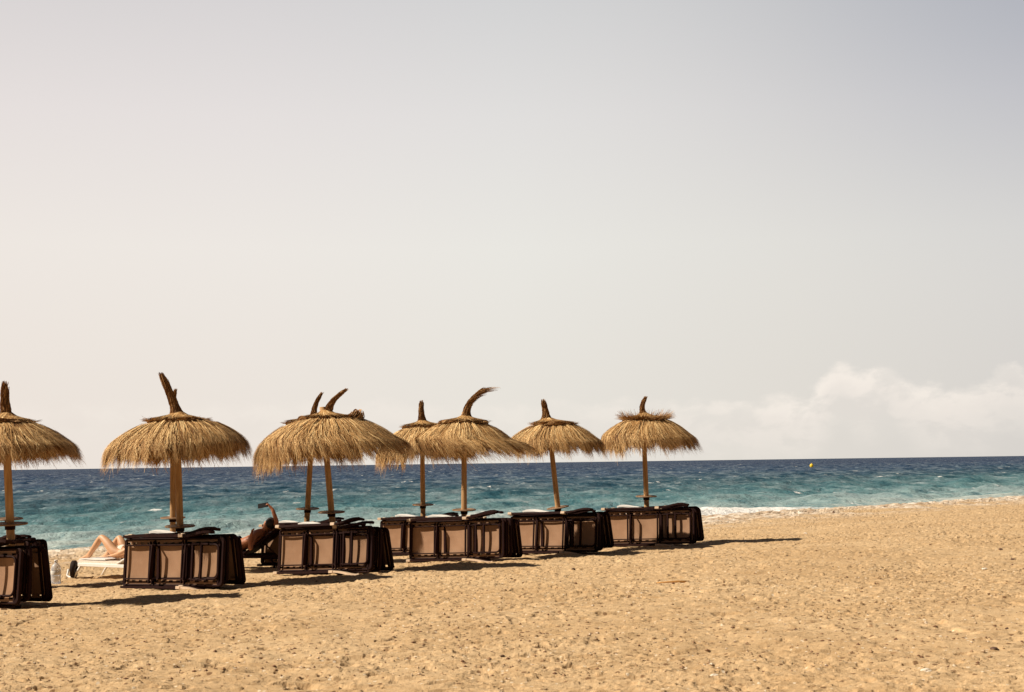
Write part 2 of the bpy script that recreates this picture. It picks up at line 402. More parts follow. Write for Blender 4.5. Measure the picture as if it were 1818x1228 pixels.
# ------------------------------------------------------------------ ground sheet
def axis_dense(lo, hi, n, outer):
    core = np.linspace(lo, hi, n)
    l = -np.array(sorted(outer, reverse=True)); r = np.array(sorted(outer))
    return np.concatenate([l, core, r])
a = axis_dense(-0.42, 0.42, 1350, [0.44, 0.47, 0.52, 0.6, 0.7, 0.85, 1.0, 1.3, 1.7, 2.2, 3.0, 4.5, 7.0])
ypix = np.concatenate([np.arange(285, 24, -0.36)])
dcore = 1.6*1422.0/ypix
d = np.concatenate([np.array([-14, -10, -7, -4, -2, 0, 1, 2, 3, 4, 5, 6, 7, 7.5]), dcore, np.array([100, 110, 125, 150, 180, 220, 300])])
A, Dm = np.meshgrid(a, d)
X = A*np.where(Dm > 7.9, Dm, 7.9); Y = Dm
jit = (vnoise(A*900, Dm*41, 5)-0.5)*0.012
Zb = ground_base(X, Y); q = past_crest(X, Y)
shing = sstep(q, -7.0, -1.0)*sstep(fbm(X*0.5, Y*0.5, 77, 3), 0.25, 0.6)
shing = np.maximum(shing, sstep(q, -1.8, -0.4))
lump = (vnoise(X*4.3, Y*4.3, 81)-0.3)*0.09*shing
Z = Zb + sand_relief(X, Y)*np.where(q > 1, 0.3, 1.0) + lump
# broad low tracks and mounds
nr, nc = X.shape
V = np.stack([X+jit, Y, Z], -1).reshape(-1, 3)
idx = np.arange(nr*nc).reshape(nr, nc)
F = np.stack([idx[:-1, :-1], idx[:-1, 1:], idx[1:, 1:], idx[1:, :-1]], -1).reshape(-1, 4)
tag(link('ground', np_mesh('ground', V, F, False, {'shingle': shing.ravel()}), M['sand']), 'golden coarse trodden sand of the beach with pebbles', kind='structure')

# ------------------------------------------------------------------ sea
rng = np.random.default_rng(5)
a = axis_dense(-0.42, 0.42, 1300, [0.44, 0.48, 0.55, 0.7, 0.9, 1.3, 2.0, 3.5, 7.0])
SH = CAM_H - SEA_Z
ypix = np.concatenate([np.arange(150, 12, -0.30), np.arange(12, 3, -0.12), np.array([2.6, 2.2, 1.8, 1.4, 1.0, 0.6, 0.3, 0.12])])
d = SH*1422.0/ypix
A, Dm = np.meshgrid(a, d); X = A*Dm; Y = Dm
q = past_crest(X, Y)
h = np.zeros_like(X)
for i in range(34):
    lam = 1.3 * (12.0/1.3)**rng.random()
    th = math.atan2(SDIR.y, SDIR.x) + rng.normal(0, 0.55)
    k = 2*math.pi/lam; amp = 0.0075*lam**0.9
    ph = rng.random()*6.28 + (fbm(X*0.05, Y*0.05, 100+i, 2)-0.5)*5
    s_ = np.sin(k*(X*math.cos(th) + Y*math.sin(th)) + ph)
    h += amp*(1 - 2*np.abs(s_)**1.0*0.9 if i % 3 == 0 else s_)
h = h*(0.6+0.8*fbm(X*0.03, Y*0.02, 7, 2)) + (fbm(X*1.1, Y*0.9, 9, 4, 0.6)-0.5)*0.16
h = h*sstep(q, 1.0, 14.0)*0.8
# shore break: a low rolling bore with foam close to the beach where the beach bends
along = X*0.66 + Y*0.75
wob = (fbm(along*0.09, along*0, 21, 3)-0.5)*5
pres = sstep(fbm(along*0.055+3.1, along*0+2.0, 33, 2), 0.30, 0.50)
px_ = X/Y*FPX+909
win = np.exp(-((along-45.5)/8.5)**2)
ridge = np.exp(-((q-7.0-wob*0.25)/1.25)**2)*win
ridge2 = np.exp(-((q-12.0-wob*0.5)/1.0)**2)*np.exp(-((along-40)/5.0)**2)
h += ridge*0.30*(0.7+0.6*fbm(X*1.5, Y*1.5, 55, 3)) + ridge2*0.22
foam = np.clip(0.28*sstep(q, 16.0, 6.0)*fbm(X*0.25, Y*0.12, 88, 3)*1.4 + ridge*1.15 + sstep(q, 9.0, 5.0)*win*0.75 + ridge2*0.55, 0, 1)
Z = SEA_Z + h
offs = np.clip((np.log(np.clip(q, 2, 4000)) - math.log(9))/(math.log(420)-math.log(9)), 0, 1)
nr, nc = X.shape
V = np.stack([X, Y, Z], -1).reshape(-1, 3)
idx = np.arange(nr*nc).reshape(nr, nc)
keep = (q[:-1, :-1] > -2)
F = np.stack([idx[:-1, :-1], idx[:-1, 1:], idx[1:, 1:], idx[1:, :-1]], -1)[keep].reshape(-1, 4)
tag(link('sea', np_mesh('sea', V, F, True, {'offshore': offs.ravel(), 'foam': foam.ravel(), 'height': h.ravel()}), M['sea']),
    'choppy sea, turquoise near the beach and navy at the horizon', kind='structure')

# ------------------------------------------------------------------ small pebbles (uncountable)
def pebble_field():
    n = 9000; rng = np.random.default_rng(12)
    yy = 1.6*1422/(34 + (236-34)*rng.random(n)**0.9)
    xx = (rng.random(n)*0.84-0.42)*yy
    ok = past_crest(xx, yy) < 0.5; xx = xx[ok]; yy = yy[ok]; n = len(xx)
    base = np.array([(1, 0, 0), (0, 1, 0), (-1, 0, 0), (0, -1, 0), (0, 0, 1), (0, 0, -1)], float)
    tri = np.array([(0, 1, 4), (1, 2, 4), (2, 3, 4), (3, 0, 4), (1, 0, 5), (2, 1, 5), (3, 2, 5), (0, 3, 5)])
    sz = 0.005 + 0.015*rng.random(n)**4
    Vs = base[None]*(sz[:, None, None]*(0.6+0.8*rng.random((n, 6, 1))))
    Vs[:, :, 2] *= 0.6
    zz = ground_base(xx, yy) + sand_relief(xx, yy)
    Vs += np.stack([xx, yy, zz + sz*0.2], -1)[:, None, :]
    Fs = (tri[None] + (np.arange(n)*6)[:, None, None]).reshape(-1, 3)
    tone = np.repeat(np.where(rng.random(n) < 0.72, rng.random(n)*0.45, 0.6+0.4*rng.random(n)**2), 6)
    m = mat_straw('pebble_mix', (0.14, 0.06, 0.03), (0.42, 0.27, 0.14), (0.68, 0.56, 0.42))
    tag(link('pebbles', np_mesh('pebbles', Vs.reshape(-1, 3), Fs, False, {'tone': tone}), m), 'tiny pebbles and grit strewn over the sand', 'pebbles', kind='stuff')
pebble_field()

# ------------------------------------------------------------------ straw umbrellas
def blades(paths, w, tone, wdir=None):
    """paths: (n,k,3); w: (n,) half width; builds tapering flat strips"""
    n, k, _ = paths.shape
    d = paths[:, -1]-paths[:, 0]; d /= np.linalg.norm(d, axis=1, keepdims=True)+1e-9
    if wdir is None:
        rnd = np.random.default_rng(3).normal(size=(n, 3)); wdir = np.cross(d, rnd)
    wdir = wdir/(np.linalg.norm(wdir, axis=1, keepdims=True)+1e-9)
    tp = np.linspace(1, 0.25, k)
    off = wdir[:, None, :]*w[:, None, None]*tp[None, :, None]
    V = np.stack([paths-off, paths+off], 2).reshape(-1, 3)
    b = (np.arange(n)*k*2)[:, None] + (np.arange(k-1)*2)[None, :]
    F = np.stack([b, b+1, b+3, b+2], -1).reshape(-1, 4)
    return V, F, np.repeat(tone, k*2)
def merge(parts):
    Vs, Fs, Ts = [], [], []; o = 0
    for V, F, T in parts:
        Vs.append(V); Fs.append(F+o); Ts.append(T); o += len(V)
    return np.concatenate(Vs), np.concatenate(Fs), np.concatenate(Ts)

PROF_R = np.array([0.00, 0.10, 0.36, 0.58, 0.77, 0.93, 1.03])
PROF_Z = np.array([0.02, -0.005, -0.07, -0.140, -0.225, -0.325, -0.430])
def prof(t, edge_drop=1.0):
    s = np.clip(t, 0, 1)*6
    r = np.interp(s, np.arange(7), PROF_R); z = np.interp(s, np.arange(7), PROF_Z)
    ex = np.maximum(t-1, 0)
    return r + ex*0.30, z - ex*1.05*edge_drop

def umbrella(px_b, py_b, px_t, py_t, D, y_tray, cx, y_collar, y_eave, rad_px, tuft, seed, label,
             wind=0.10, spiky=0.0, tuft_w=0.05, fray=0.3, droop_side=0.0, fold=None, tilt=0.015, group='straw beach umbrellas', tray_tilt=0.0):
    rng = np.random.default_rng(seed); sc = FPX/D
    foot = at(px_b, py_b, D); top = at(px_t, py_t, D)
    ax = (top-foot).normalized()
    g0 = gz(foot.x, foot.y)
    base = foot + ax*((g0-foot.z)/ax.z)
    hub = at(cx, y_collar, D)                       # centre of canopy at collar height
    zc = hub.z; ze = at(cx, y_eave, D).z
    apex = zc + 0.07
    zs = (apex - ze)/0.60; rs = (rad_px/sc)/1.09; TILT = tilt
    root = empty('straw_umbrella', base)
    tag(root, label, 'beach umbrella', group)
    L = lambda v: Vector(v) - base
    # pole
    ptop = base + ax*((apex + 0.12 - base.z)/ax.z)
    p = MB(); pts = [L(base - ax*0.3)] + [L(base + (ptop-base)*f) for f in (0.0, 0.25, 0.5, 0.75, 1.0)]
    p.tube(pts, [0.052, 0.052, 0.050, 0.048, 0.046, 0.042], 14); p.build('pole', M['pole'], root)
    # tray + dark sleeve under it
    tz = at(px_b, y_tray, D).z; tc = L(base + ax*((tz-base.z)/ax.z))
    tr = MB(); tr.lathe([(0.0, -0.010), (0.20, -0.010), (0.207, -0.004), (0.207, 0.008), (0.195, 0.012), (0.19, 0.006), (0.0, 0.006)], 30)
    to = tr.build('tray', M['tray'], root); to.location = tc; to.rotation_euler = (R(3), tray_tilt, 0)
    cl = MB(); cl.tube([(0, 0, -0.07), (0, 0, -0.012)], 0.062, 14); co = cl.build('tray_sleeve', M['frame'], root); co.location = tc
    # canopy backing
    C0 = L((hub.x, hub.y, apex))
    NT_, NR_ = 72, 13
    Vb, Fb = [], []
    for i in range(NR_+1):
        t = i/NR_*0.90; r, z = prof(np.array(t))
        for k in range(NT_):
            th = 2*math.pi*k/NT_
            w = 1 + 0.035*math.sin(th*3+seed) + 0.025*math.sin(th*7+2*seed)
            dr = droop_side*max(0, -math.cos(th))*t**2
            Vb.append((C0.x + float(r)*rs*w*math.cos(th)*0.965, C0.y + float(r)*rs*w*math.sin(th)*0.965, C0.z + float(z)*zs*0.97 - 0.022 - dr + TILT*float(r)*rs*math.cos(th)))
    for i in range(NR_):
        for k in range(NT_):
            q_ = (k+1) % NT_; Fb.append((i*NT_+k, i*NT_+q_, (i+1)*NT_+q_, (i+1)*NT_+k))
    root_c = link('canopy', np_mesh('canopy', Vb, Fb, True), M['under'], root)
    # layered straw, gathered in locks
    parts = []
    layers = [(0.26, 1100, 44), (0.34, 1500, 54), (0.42, 1900, 64), (0.50, 2100, 76), (0.58, 2300, 86), (0.66, 2600, 96), (0.74, 2900, 104), (0.82, 3100, 112), (0.90, 2300, 118)]
    for li, (t0, n, K) in enumerate(layers):
        th0 = rng.random(n)*2*math.pi
        lock = np.floor(th0/(2*math.pi)*K); lc = (lock+0.5)/K*2*math.pi
        lr = rng.random(K+1)[lock.astype(int)]; ls = rng.normal(size=K+1)[lock.astype(int)]
        ln = 0.25 + 0.10*rng.random(n) + 0.10*lr
        if li >= 6: ln = ln + 0.02 + 0.06*rng.random(n)**4
        tt0 = t0 + rng.random(n)*0.07 - 0.03
        lowf = 0.5*np.sin(th0*4+seed*1.7) + 0.5*np.sin(th0*11+seed)
        tcap = 0.985 + 0.07*rng.random(n) + 0.11*lr + 0.20*rng.random(n)**6 + 0.08*lowf
        kk = 5
        P = np.zeros((n, kk, 3))
        lift = 0.002 + 0.026*rng.random(n)**2 + 0.030*lr*(li > 1)
        curl_ = 0.018*rng.normal(size=n); ph_ = rng.random(n)*6.28
        for j in range(kk):
            f = j/(kk-1)
            t = tt0 + (np.minimum(tt0+ln, tcap)-tt0)*f
            r, z = prof(t)
            conv = 0.55*f**1.5
            th = th0*(1-conv) + lc*conv + ls*0.035*f + rng.normal(0, 0.026, n)*f + curl_*np.sin(f*3.0+ph_)
            ex = np.maximum(t-0.85, 0)
            wob = 1 + 0.035*np.sin(th*3+seed) + 0.025*np.sin(th*7+2*seed)
            rr = r*rs*wob + lift*(0.5+f)
            dr = droop_side*np.maximum(0, -np.cos(th))*np.minimum(t, 1.2)**2
            P[:, j, 0] = C0.x + rr*np.cos(th) + wind*ex*2.2*(0.7+0.6*lr)
            P[:, j, 1] = C0.y + rr*np.sin(th) + wind*ex*0.3
            P[:, j, 2] = C0.z + z*zs + lift*(1-f*0.5) - dr + wind*ex*0.8*np.maximum(0, np.cos(th)) + TILT*rr*np.cos(th) + (rng.random(n)-0.5)*0.012*f
        tone = np.clip(0.44 + 0.24*rng.normal(size=n) + 0.34*(lr-0.5) + 0.10*np.sin(th0*6+seed*2.3+li) + 0.06*(li < 5) - 0.05*(li > 6), 0, 1)  # upper layers lighter, gaps and lower edge darker: shading put into tone
        wd = np.stack([-np.sin(th0), np.cos(th0), 0.20*rng.normal(size=n)], -1)
        parts.append(blades(P, 0.0026+0.0034*rng.random(n), tone, wd))
    # flyaway straws
    n = 420
    th = rng.random(n)*2*math.pi; t0 = 0.45+0.5*rng.random(n)
    P = np.zeros((n, 4, 3)); ln = 0.10+0.16*rng.random(n); up = 0.1*rng.random(n)
    for j in range(4):
        f = j/3; r, z = prof(t0+ln*f)
        P[:, j, 0] = C0.x + (r*rs+up*f*0.8)*np.cos(th+0.1*f) + wind*0.5*f*f*0.6
        P[:, j, 1] = C0.y + (r*rs+up*f*0.8)*np.sin(th+0.1*f)
        P[:, j, 2] = C0.z + z*zs + up*f*0.5 + 0.02 + TILT*P[:, j, 0] - TILT*C0.x
    parts.append(blades(P, np.full(n, 0.0028), np.clip(0.6+0.2*rng.normal(size=n), 0, 1), np.stack([-np.sin(th), np.cos(th), 0*th], -1)))
    V, F, T = merge(parts)
    link('thatch', np_mesh('thatch', V, F, False, {'tone': T}), M['straw'], root)
    # cap between collar ring and tuft
    parts = []
    n = 1500; th = rng.random(n)*2*math.pi; P = np.zeros((n, 5, 3))
    b0 = at(tuft[0][0], tuft[0][1], D) - base
    r1 = 0.33 + 0.10*rng.random(n)
    for j in range(5):
        f = j/4
        r = tuft_w*1.15 + (r1-tuft_w)*f**1.15
        zz = C0.z + 0.055 - 0.085*(f**0.75) * (0.8+0.4*rng.random(n)) + 0.02*np.exp(-f*6)
        P[:, j, 0] = b0.x*(1-f)+C0.x*f + r*np.cos(th+0.15*f); P[:, j, 1] = b0.y*(1-f)+C0.y*f + r*np.sin(th+0.15*f)
        P[:, j, 2] = zz*f + (1-f)*(b0.z+0.02) if False else zz + (1-f)**4*max(0.0, b0.z - (C0.z+0.10))
    wd = np.stack([-np.sin(th), np.cos(th), 0*th], -1)
    parts.append(blades(P, 0.008+0.006*rng.random(n), np.clip(0.45+0.2*rng.normal(size=n), 0, 1), wd))
    V, F, T = merge(parts)
    link('cap', np_mesh('cap', V, F, False, {'tone': T}), M['straw'], root)
    # collar: twisted straw rope ring lying on the thatch
    n = 1500; th = rng.random(n)*2*math.pi; P = np.zeros((n, 4, 3))
    ph = rng.random(n)*6.28; rt = 0.027*(0.7+0.6*rng.random(n))
    for j in range(4):
        f = j/3; thj = th + 0.30*f; pj = ph + 1.3*f
        bulge = 1 + 0.45*np.sin(thj*2+seed) + 0.3*np.sin(thj*5+seed*2)
        fo = np.zeros(n)
        if fold is not None: fo = np.exp(-((np.angle(np.exp(1j*(thj-fold))))/0.4)**2)
        R0 = 0.385 + 0.03*np.sin(thj*2+seed) + 0.05*fo
        rc, zc_ = prof(np.array(0.36*1.0/0.99)*0+0.345)
        P[:, j, 0] = C0.x + (R0+rt*bulge*(1+1.0*fo)*np.cos(pj))*np.cos(thj)
        P[:, j, 1] = C0.y + (R0+rt*bulge*(1+1.0*fo)*np.cos(pj))*np.sin(thj)
        P[:, j, 2] = C0.z - 0.075*zs + 0.022 + 0.035*fo + rt*bulge*(0.8+1.3*fo)*np.sin(pj)
    parts = [blades(P, 0.007+0.006*rng.random(n), np.clip(0.50+0.24*rng.normal(size=n), 0, 1))]
    ns = int(150 + 900*spiky); th = rng.random(ns)*2*math.pi; P = np.zeros((ns, 4, 3))
    ln = (0.05+0.09*rng.random(ns))*(1+1.0*spiky); el = 0.15+1.0*rng.random(ns)*(0.4+0.6*spiky)
    tw = rng.normal(0, 0.5, ns)
    for j in range(4):
        f = j/3; r = 0.37 + ln*f*np.cos(el)
        P[:, j, 0] = C0.x + r*np.cos(th+tw*ln*f) + wind*0.4*ln*f; P[:, j, 1] = C0.y + r*np.sin(th+tw*ln*f)
        P[:, j, 2] = C0.z - 0.06*zs + ln*f*np.sin(el) - 0.02*f*f
    parts.append(blades(P, np.full(ns, 0.0042), np.clip(0.65+0.2*rng.normal(size=ns), 0, 1)))
    V, F, T = merge(parts)
    link('collar', np_mesh('collar', V, F, False, {'tone': T}), M['old_straw'], root)
    # tuft: bound horn of straw above the cap
    tp = [at(x, y, D) - base for x, y in tuft]
    def curve(s):
        s = s*(len(tp)-1); i = min(int(s), len(tp)-2); f = s-i
        p0 = tp[max(i-1, 0)]; p1 = tp[i]; p2 = tp[i+1]; p3 = tp[min(i+2, len(tp)-1)]
        return 0.5*((2*p1)+(-p0+p2)*f+(2*p0-5*p1+4*p2-p3)*f*f+(-p0+3*p1-3*p2+p3)*f**3)
    S = 11; cen = [curve(i/(S-1)) for i in range(S)]
    cen[0] = cen[0] - Vector((0, 0, 0.02))
    core = MB()
    rr = [tuft_w*(1.10 + 1.9*math.exp(-i/1.25) - 0.50*i/S + 0.05*math.sin(i*2.1+seed)) for i in range(S)]
    rr[-1] *= 0.55; rr[-2] *= 0.85
    core.tube(cen, [r*0.85 for r in rr], 10)
    to = core.build('tuft', M['under'], root)
    n = 900; P = np.zeros((n, 4, 3)); ang = rng.random(n)*6.28; s0 = rng.random(n)*0.9-0.05
    carr = np.array([tuple(c) for c in cen]); rarr = np.array(rr)
    fr = fray*rng.random(n)**2
    for j in range(4):
        f = j/3; s = s0+0.22*f; si = np.clip(s, 0, 1)*(S-1)
        c = np.stack([np.interp(si, np.arange(S), carr[:, m_]) for m_ in range(3)], -1)
        over = np.maximum(s-1, 0)[:, None]; dirn = (carr[-1]-carr[-2]); dirn = dirn/np.linalg.norm(dirn)
        c = c + over*dirn*0.55
        rw = np.interp(si, np.arange(S), rarr)*(0.9+0.25*rng.random(n)) + np.minimum(fr, 0.6)*f*0.08*np.clip(s, 0, 1)**2
        a2 = ang+0.25*f
        P[:, j] = c + np.stack([np.cos(a2)*rw + fr*f*f*wind*0.32*np.clip(s, 0, 1)**3, np.sin(a2)*rw, 0.12*np.sin(a2*3)*rw], -1)
    V, F, T = merge([blades(P, 0.005+0.005*rng.random(n), np.clip(0.42+0.22*rng.normal(size=n), 0, 1))])
    link('tuft_straw', np_mesh('tuft_straw', V, F, False, {'tone': T}), M['old_straw'], to)
    # binding cord
    bd = MB()
    for f in (0.22,):
        c = curve(f); bd.tube([c + Vector((math.cos(k/12*6.283), math.sin(k/12*6.283), 0))*tuft_w*1.12 for k in range(13)], 0.006, 5, False)
    bd.build('binding', M['frame'], to)
    return base

UM = {}
UM['1'] = umbrella(19, 950, 13, 820, 17.4, 929, 0, 752, 820, 126, [(12, 748), (9, 715), (8, 680)], 11,
    'straw umbrella cut off by the left edge of the photo, front row', tuft_w=0.052, wind=0.10)
UM['2'] = umbrella(320, 945, 316, 820, 19.9, 933, 314, 748, 820, 124, [(317, 742), (306, 708), (287, 664)], 22,
    'straw umbrella with the tallest tuft leaning left, in front of its hidden twin', tuft_w=0.056, wind=0.03, spiky=0.15, tilt=0.06)
UM['3'] = umbrella(590, 925, 579, 800, 22.0, 908, 583, 743, 815, 125, [(578, 738), (590, 712), (612, 691)], 33,
    'wide straw umbrella with tuft curling right and a thick fold on its collar', tuft_w=0.050, wind=0.22, fold=-0.1, droop_side=0.04)
UM['4'] = umbrella(824, 905, 824, 815, 24.6, 904, 822, 750, 813, 93, [(827, 744), (832, 716), (856, 689)], 44,
    'straw umbrella with a frayed tuft blown to the right, straw edge streaming right', tuft_w=0.050, wind=0.42, fray=2.2, tilt=-0.02)
UM['5'] = umbrella(991, 905, 980, 805, 26.2, 900, 983, 753, 807, 82, [(971, 747), (968, 727), (964, 710)], 55,
    'straw umbrella with a short tuft leaning left, second from the right', tuft_w=0.055, wind=0.12, tray_tilt=R(-8))
UM['6'] = umbrella(1148, 895, 1144, 795, 27.8, 880, 1145, 744, 801, 84, [(1143, 738), (1140, 721), (1145, 705)], 66,
    'straw umbrella with a spiky collar, rightmost of all', tuft_w=0.045, wind=0.14, spiky=1.0)
UM['1b'] = umbrella(17, 945, 12, 820, 21.6, 920, 10, 763, 820, 110, [(10, 757), (10, 735), (9, 715)], 77,
    'straw umbrella of the rear row hidden behind the one at the left edge', tuft_w=0.05)
UM['2b'] = umbrella(307, 945, 307, 820, 24.0, 918, 307, 762, 818, 98, [(307, 755), (308, 722), (311, 692)], 88,
    'rear straw umbrella with a thin tuft showing behind the tall leaning tuft', tuft_w=0.030, wind=0.06)
UM['3b'] = umbrella(545, 920, 552, 800, 25.4, 902, 546, 750, 820, 92, [(555, 744), (560, 718), (570, 698)], 99,
    'rear straw umbrella left of the wide one, with thin upright tuft', tuft_w=0.040, wind=0.04, droop_side=0.12)
UM['4b'] = umbrella(751, 900, 750, 820, 28.0, 895, 752, 757, 818, 86, [(750, 752), (748, 730), (748, 712)], 110,
    'rear straw umbrella with a knobbed tuft, half behind the windblown one', tuft_w=0.052, wind=0.05, droop_side=0.08)

# ------------------------------------------------------------------ stacked loungers
LL, LW = 1.92, 0.66
def rrect(x0, x1, z0, z1, rl, rr_, y=0, n=6):
    pts = []
    for cx, cz, a0, rad in ((x1-rr_, z0+rr_, -90, rr_), (x1-rr_, z1-rr_, 0, rr_), (x0+rl, z1-rl, 90, rl), (x0+rl, z0+rl, 180, rl)):
        for k in range(n+1):
            t = R(a0+90*k/n); pts.append((cx+rad*math.cos(t), y, cz+rad*math.sin(t)))
    pts.append(pts[0]); return pts
def lounger_protos():
    P = {}
    f = MB(); rr0 = rrect(0.0, LL, 0.03, LW, 0.04, 0.06, 0.0)
    f.tube(rr0, 0.016, 8, False)
    # deep moulded rim round the head end
    hd = [p_ for p_ in rrect(0.0, LL+0.006, 0.024, LW+0.006, 0.04, 0.065, 0.012, 8) if p_[0] > 1.70]
    b_ = len(f.v)
    for (x_, y_, z_) in hd:
        cx_, cz_ = 1.2, 0.345; dx_, dz_ = x_-LL+0.2, z_-cz_
        f.v += [Vector((x_, -0.019, z_)), Vector((x_, 0.024, z_)), Vector((x_-0.03, 0.024, z_-0.028*(1 if dz_ > 0 else -1))), Vector((x_-0.03, -0.019, z_-0.028*(1 if dz_ > 0 else -1)))]
    for i_ in range(len(hd)-1):
        for k_ in range(4):
            q_ = (k_+1) % 4; f.f.append((b_+i_*4+k_, b_+i_*4+q_, b_+i_*4+4+q_, b_+i_*4+4+k_)); f.sm.append(False)
    for z in (0.115, 0.575): f.box(0.04, 1.20, -0.045, -0.018, z-0.010, z+0.010)
    for x in (0.055, 0.535, 0.60, 1.17, 1.225): f.box(x-0.013, x+0.013, -0.044, -0.016, 0.05, LW-0.03)
    # inner backrest frame with its support bars
    f.tube(rrect(1.27, LL-0.06, 0.115, 0.575, 0.03, 0.08, -0.03), 0.015, 8, False)
    P['frame'] = f.mesh('frame')
    s = MB()
    def sheet(x0, x1):
        nx, nz = 8, 22; b = len(s.v)
        for i in range(nx+1):
            for j in range(nz+1):
                u_ = i/nx; v_ = j/nz
                e = 0.012*math.sin(v_*nz*math.pi)**2 if (j in (0, nz)) else 0
                z = 0.045 + (LW-0.06)*v_
                s.v.append(Vector((x0+(x1-x0)*u_, 0.004 + 0.022*math.sin(math.pi*v_)*math.sin(math.pi*u_), z)))
        for i in range(nx):
            for j in range(nz):
                # lacing slits along both long edges
                if j in (1, 20) and i % 2 == 0: continue
                s.f.append((b+i*(nz+1)+j, b+(i+1)*(nz+1)+j, b+(i+1)*(nz+1)+j+1, b+i*(nz+1)+j+1)); s.sm.append(True)
    sheet(0.02, 0.57); sheet(0.61, 1.18); sheet(1.22, LL-0.02)
    P['sling'] = s.mesh('sling')
    # leg: wide moulded U frame standing off the underside (reaches -y), broadened low to shape its shadow on the sling
    g = MB()
    g.strip([(0, -0.125, 0.10), (0, -0.115, 0.34), (0, -0.105, 0.58)], lambda t: Vector((0, 0.032-0.014*t, 0)), 0.022)
    for z in (0.11, 0.57): g.tube([(0, -0.01, z), (0, -0.08, z)], 0.015, 8)
    P['leg'] = g.mesh('leg')
    # folded prop: broad cross bar carried on two short arms
    b = MB(); b.box(-0.018, 0.018, -0.033, 0.0, 0.09, 0.60); b.box(0.0, 0.13, -0.03, -0.004, 0.095, 0.12); b.box(0.0, 0.13, -0.03, -0.004, 0.57, 0.595)
    P['prop'] = b.mesh('prop')
    # armrest: long runner, then a wide flat arm curving up and out
    r_ = MB(); r_.strip([(0.06, -0.085, 0.0), (0.45, -0.09, 0.004), (0.9, -0.09, 0.0), (1.16, -0.085, 0.002)], (0, 0.030, 0), 0.036)
    for x in (0.10, 1.10): r_.box(x-0.02, x+0.02, -0.085, -0.01, -0.028, -0.012, 0.002)
    P['armrest'] = r_.mesh('armrest')
    k = MB(); k.box(1.155, 1.245, -0.122, -0.050, -0.022, 0.026, 0.006); P['joint_block'] = k.mesh('joint_block')
    r_ = MB(); r_.strip([(1.25, -0.085, 0.0), (1.34, -0.088, 0.004), (1.46, -0.09, 0.022), (1.56, -0.092, 0.044), (1.66, -0.09, 0.058), (1.74, -0.088, 0.060), (1.78, -0.088, 0.048)],
             lambda t: Vector((0, 0.034+0.022*math.sin(t*2.6), 0)), 0.034); P['arm_pad'] = r_.mesh('arm_pad'); P['sunlit_arm_pad'] = r_.mesh('sunlit_arm_pad'); P['tan_arm_pad'] = r_.mesh('tan_arm_pad')  # white copy: sunlight on the rear armrests put into the colour
    k = MB(); k.box(0.0, 0.085, -0.122, -0.050, -0.022, 0.026, 0.006); P['end_block'] = k.mesh('joint_block_end')
    h = MB(); h.strip([(1.45, 0.03, 0.36), (1.6, 0.045, 0.36), (1.78, 0.03, 0.36)], (0, 0, 0.20), 0.05)
    P['headrest'] = h.mesh('headrest')
    for nm, me in P.items(): me.materials.append({'sling': M['sling'], 'joint_block': M['block'], 'end_block': M['block'], 'headrest': M['towel'], 'sunlit_arm_pad': M['white'], 'tan_arm_pad': M['block']}.get(nm, M['frame']))
    return P
LP = lounger_protos()
def make_lounger(loc, yaw, lean, label, leg_open=(5, 4), prop_open=4, upper=0.0, ends=True, arm_roll=0.0, compact=False, pale=False, tip=0.0, rise=0.0, flip=False):
    root = empty('sun_lounger', loc); root.rotation_mode = 'XYZ'
    root.matrix_world = Matrix.Translation(loc) @ Matrix.Rotation(-yaw, 4, 'Z') @ Matrix.Rotation(-lean, 4, 'X') @ Matrix.Rotation(upper, 4, 'Y')
    if flip: root.matrix_world = Matrix.Translation(loc) @ Matrix.Rotation(-yaw, 4, 'Z') @ Matrix.Rotation(lean, 4, 'X') @ Matrix.Rotation(upper, 4, 'Y') @ Matrix.Translation((0, 0, 0.70)) @ Matrix.Rotation(math.pi, 4, 'X')
    tag(root, label, 'sun lounger', 'loungers stacked on their sides under the umbrellas')
    def part(n, me, par=root, loc=(0, 0, 0), rot=(0, 0, 0)):
        o = bpy.data.objects.new(n, me); COL.objects.link(o); o.parent = par; o.location = loc; o.rotation_euler = rot; return o
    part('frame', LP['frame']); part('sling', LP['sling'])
    if compact:
        for x in (0.60, 1.22): part('leg', LP['leg'], loc=(x, -0.03, 0), rot=(0, 0, R(78)))
    else:
        part('leg', LP['leg'], loc=(0.675, -0.02, 0), rot=(0, 0, R(leg_open[0]-28)))
        part('leg', LP['leg'], loc=(1.26, -0.015, 0), rot=(0, 0, R(leg_open[1]))).scale = (1, 0.55, 1)
        part('prop', LP['prop'], loc=(1.40, -0.045, 0)); part('prop', LP['prop'], loc=(1.56, -0.045, 0))
    yo = 0.045 if compact else 0.0
    for up in (1, 0):
        ar = part('armrest', LP['armrest'], loc=(0, yo, 0.70 if up else 0.0), rot=(arm_roll if up else 0, 0, 0))
        if not up: ar.scale = (1, 1, -0.9)
        part('joint_block', LP['joint_block'], ar)
        pd = part('arm_pad', LP['sunlit_arm_pad' if pale else ('tan_arm_pad' if not (up or compact) else 'arm_pad')], ar, loc=(1.95 if pale else 0, 0, rise if up else 0), rot=(0, R(-tip) if up and not pale else 0, 0))
        if pale: pd.scale = (-1, 1, 1)
        if ends: part('joint_block', LP['end_block'], ar)
    return root

